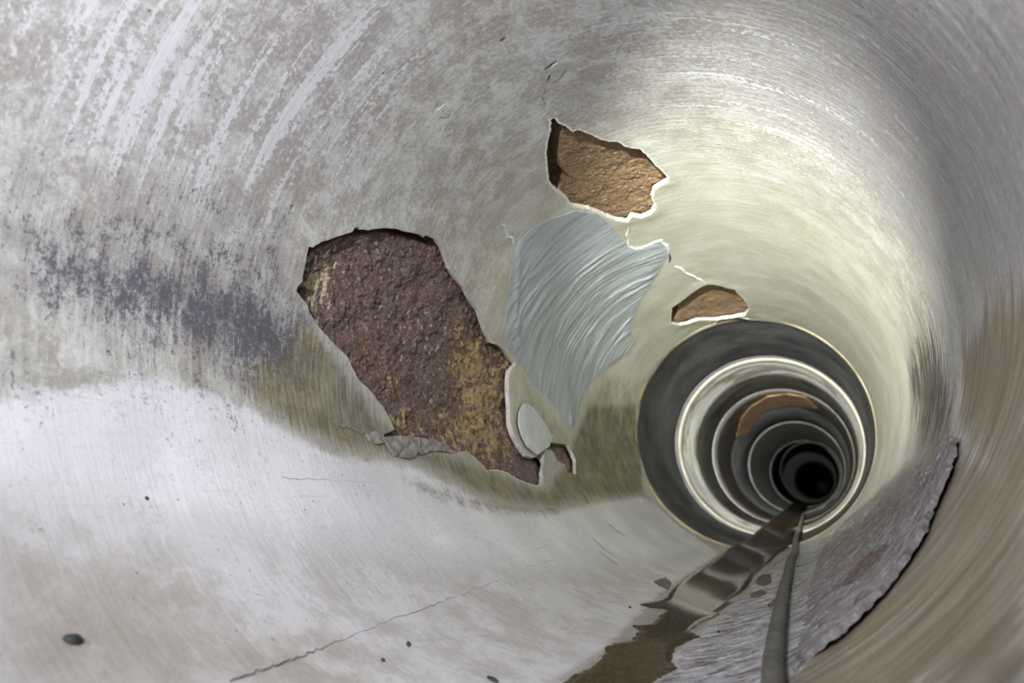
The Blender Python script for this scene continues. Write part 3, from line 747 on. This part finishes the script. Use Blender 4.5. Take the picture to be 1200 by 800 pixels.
wm = NT('water')
wm.b.inputs['Transmission Weight'].default_value = 1.0; wm.b.inputs['IOR'].default_value = 1.33
_w = wm.noise(wm.obj, 30.0, 3)
M_WATER = wm.done((0.82, 0.74, 0.60), 0.10, _w, 0.05, 0.003)
def water_h(s, z):
    d = np.clip(dist(w_out[::2], s, z)[0]/0.012, 0, 1)
    return lining_h(np.mod(s, 2*np.pi*RAD), z)+0.0012+0.0016*np.sqrt(d)
water = sheet('water_stream', ss, zs, lambda x, y: inside(w_out, x, y) & (y < 15.5), None, water_h, 0.0008, [M_WATER, M_WATER])
tag(water, 'shallow brown water trickling along the bottom of the pipe', 'water')
labs = ['small dark puddle left of the hose, nearest the water', 'thin dark puddle left of the hose below the first one',
        'tiny puddle touching the left side of the hose', 'small dark puddle left of the stream beside the pale wall']
for k, pts in enumerate([[(893,675),(903,674),(904,682),(896,686),(887,684),(888,678)], [(880,694),(892,690),(898,693),(890,698),(880,699)],
                         [(900,709),(908,701),(912,700),(911,708),(903,712)], [(766,681),(780,676),(787,683),(783,691),(772,686)]]):
    c = rough_outline(sz(pts, 6, True, True), 0.0025, 0.0045, 150+k)
    o = patch('puddle', c, 0.0025, lambda s, z: lining_h(np.mod(s, 2*np.pi*RAD), z)+0.0012, 0.002, [M_SILT, M_SILT], None, 0, None, 0.004)
    tag(o, labs[k], 'puddle', 'small puddles beside the stream')
    o.data.materials.clear(); o.data.materials.append(bpy.data.materials.get('wet_mud') or mat_simple('wet_mud', (0.03, 0.024, 0.017), (0.06, 0.047, 0.032), 40, 0.3, 0.1))

# ---------------------------------------------------------------- hose
RH = 0.0112
hp = np.array([(904.5,797),(906,770),(909.6,740),(914.5,710),(918.6,686),(922.5,671),(928.5,650),(933,632),(937.5,617),(942,602),(946,586)])
ht, hz = wall(hp[:, 0], hp[:, 1], RAD-RH-0.004)
ht = np.concatenate([[ht[0]-0.10, ht[0]-0.06, ht[0]-0.02], ht, [ht[-1]+0.04]]); hz = np.concatenate([[-0.8, 0.1, 0.55], hz, [28.0]])
ys = np.concatenate([np.arange(-0.8, 4.2, 0.0016), np.arange(4.2, 28, 0.05)])
from_t = np.interp(ys, hz, ht)
ker = np.hanning(121); ker /= ker.sum()
near_n = int(round(5.0/0.0016))
from_t[:near_n] = np.convolve(np.pad(from_t[:near_n], 60, mode='edge'), ker, 'valid')[:near_n]
rr = np.where(ys < 4.2, RH-0.0018*(0.5-0.5*np.cos(2*np.pi*ys/0.0096))**1.5, RH-0.0006)
seg = 14
up = np.clip((ys-3.0)/0.3, 0, 1)
hr = RAD-RH-0.001-np.where(ys < 3.3, lining_h(from_t*RAD, ys)*(1-up), 0)-0.006*up
cx_ = -hr*np.sin(from_t); cz_ = -hr*np.cos(from_t)
ang = np.linspace(0, 2*np.pi, seg, endpoint=False)
V = np.stack([cx_[:, None]+rr[:, None]*np.cos(ang), np.repeat(ys[:, None], seg, 1), cz_[:, None]+rr[:, None]*np.sin(ang)], -1).reshape(-1, 3)
i, j = np.meshgrid(np.arange(len(ys)-1), np.arange(seg), indexing='ij'); j2 = (j+1) % seg
q = np.stack([i*seg+j, i*seg+j2, (i+1)*seg+j2, (i+1)*seg+j], -1).reshape(-1, 4)
M_HOSE = mat_simple('hose_rubber', (0.05, 0.048, 0.040), (0.095, 0.091, 0.076), 25, 0.65, 0.3, 0.001, (0.14, 0.133, 0.112))
hose = mesh_obj('corrugated_hose', V, q, M_HOSE)
tag(hose, 'dark grey ribbed hose running away along the pipe bottom', 'hose')

# ---------------------------------------------------------------- loose bits
def pebble(name, px, py, lx, lz, hgt, mat, rot, seed):
    th, z = wall(px, py); th = float(th); z = float(z)
    u = np.linspace(0, 2*np.pi, 18, endpoint=False); v = np.linspace(0.02, np.pi-0.02, 9)
    U, W = np.meshgrid(u, v, indexing='ij')
    a = np.cos(U)*np.sin(W); b = np.sin(U)*np.sin(W); c = np.cos(W)
    k = 0.82+0.36*fbm(a*2+5+seed, b*2+c+5, seed, 3)
    a, b, c = a*lx*k, b*lz*k*(1-0.35*np.abs(np.cos(U))), c*hgt*k
    s_ = th*RAD+a*np.cos(rot)-b*np.sin(rot); z_ = z+a*np.sin(rot)+b*np.cos(rot)
    loc = cyl(np.array(th*RAD), np.array(z), RAD-float(lining_h(np.array([th*RAD]), np.array([z]))[0]))
    P = cyl(s_, z_, RAD-float(lining_h(np.array([th*RAD]), np.array([z]))[0])-hgt*0.7-c)
    idx = np.arange(18*9).reshape(18, 9); nx = np.roll(idx, -1, 0)
    q = np.stack([idx[:, :-1], nx[:, :-1], nx[:, 1:], idx[:, 1:]], -1).reshape(-1, 4)
    o = mesh_obj(name, (P-loc).reshape(-1, 3), q, mat)
    o.location = loc.tolist()
    return o
M_BIT = mat_simple('dark_debris', (0.020, 0.021, 0.024), (0.06, 0.06, 0.064), 60, 0.6)
for (nm, px, py, lx, lz, hg, rot, lab, cat) in [
        ('stone', 87, 748, 0.006, 0.010, 0.003, 0.5, 'flat black stone stuck on the pale lower left wall', 'stone'),
        ('debris_bit', 843, 742, 0.010, 0.003, 0.002, 1.3, 'black sliver on pale floor between the stream and the hose', 'debris'),
        ('debris_bit', 738, 712, 0.006, 0.003, 0.002, 1.4, 'dark sliver left of the stream beside its pointed finger of water', 'debris'),
        ('debris_bit', 577, 797, 0.010, 0.006, 0.002, 0.4, 'dark crumb at the bottom edge left of the stream', 'debris'),
        ('debris_bit', 478, 756, 0.007, 0.003, 0.002, 0.9, 'grey sliver on the lower wall beside the long hairline crack', 'debris'),
        ('debris_bit', 448, 775, 0.003, 0.003, 0.002, 0.0, 'tiny black crumb left of the grey sliver', 'debris'),
        ('debris_bit', 173, 583, 0.003, 0.003, 0.001, 0.0, 'tiny black speck on the white left wall', 'debris')]:
    tag(pebble(nm, px, py, lx, lz, hg, M_BIT, rot, int(px)), lab, cat)
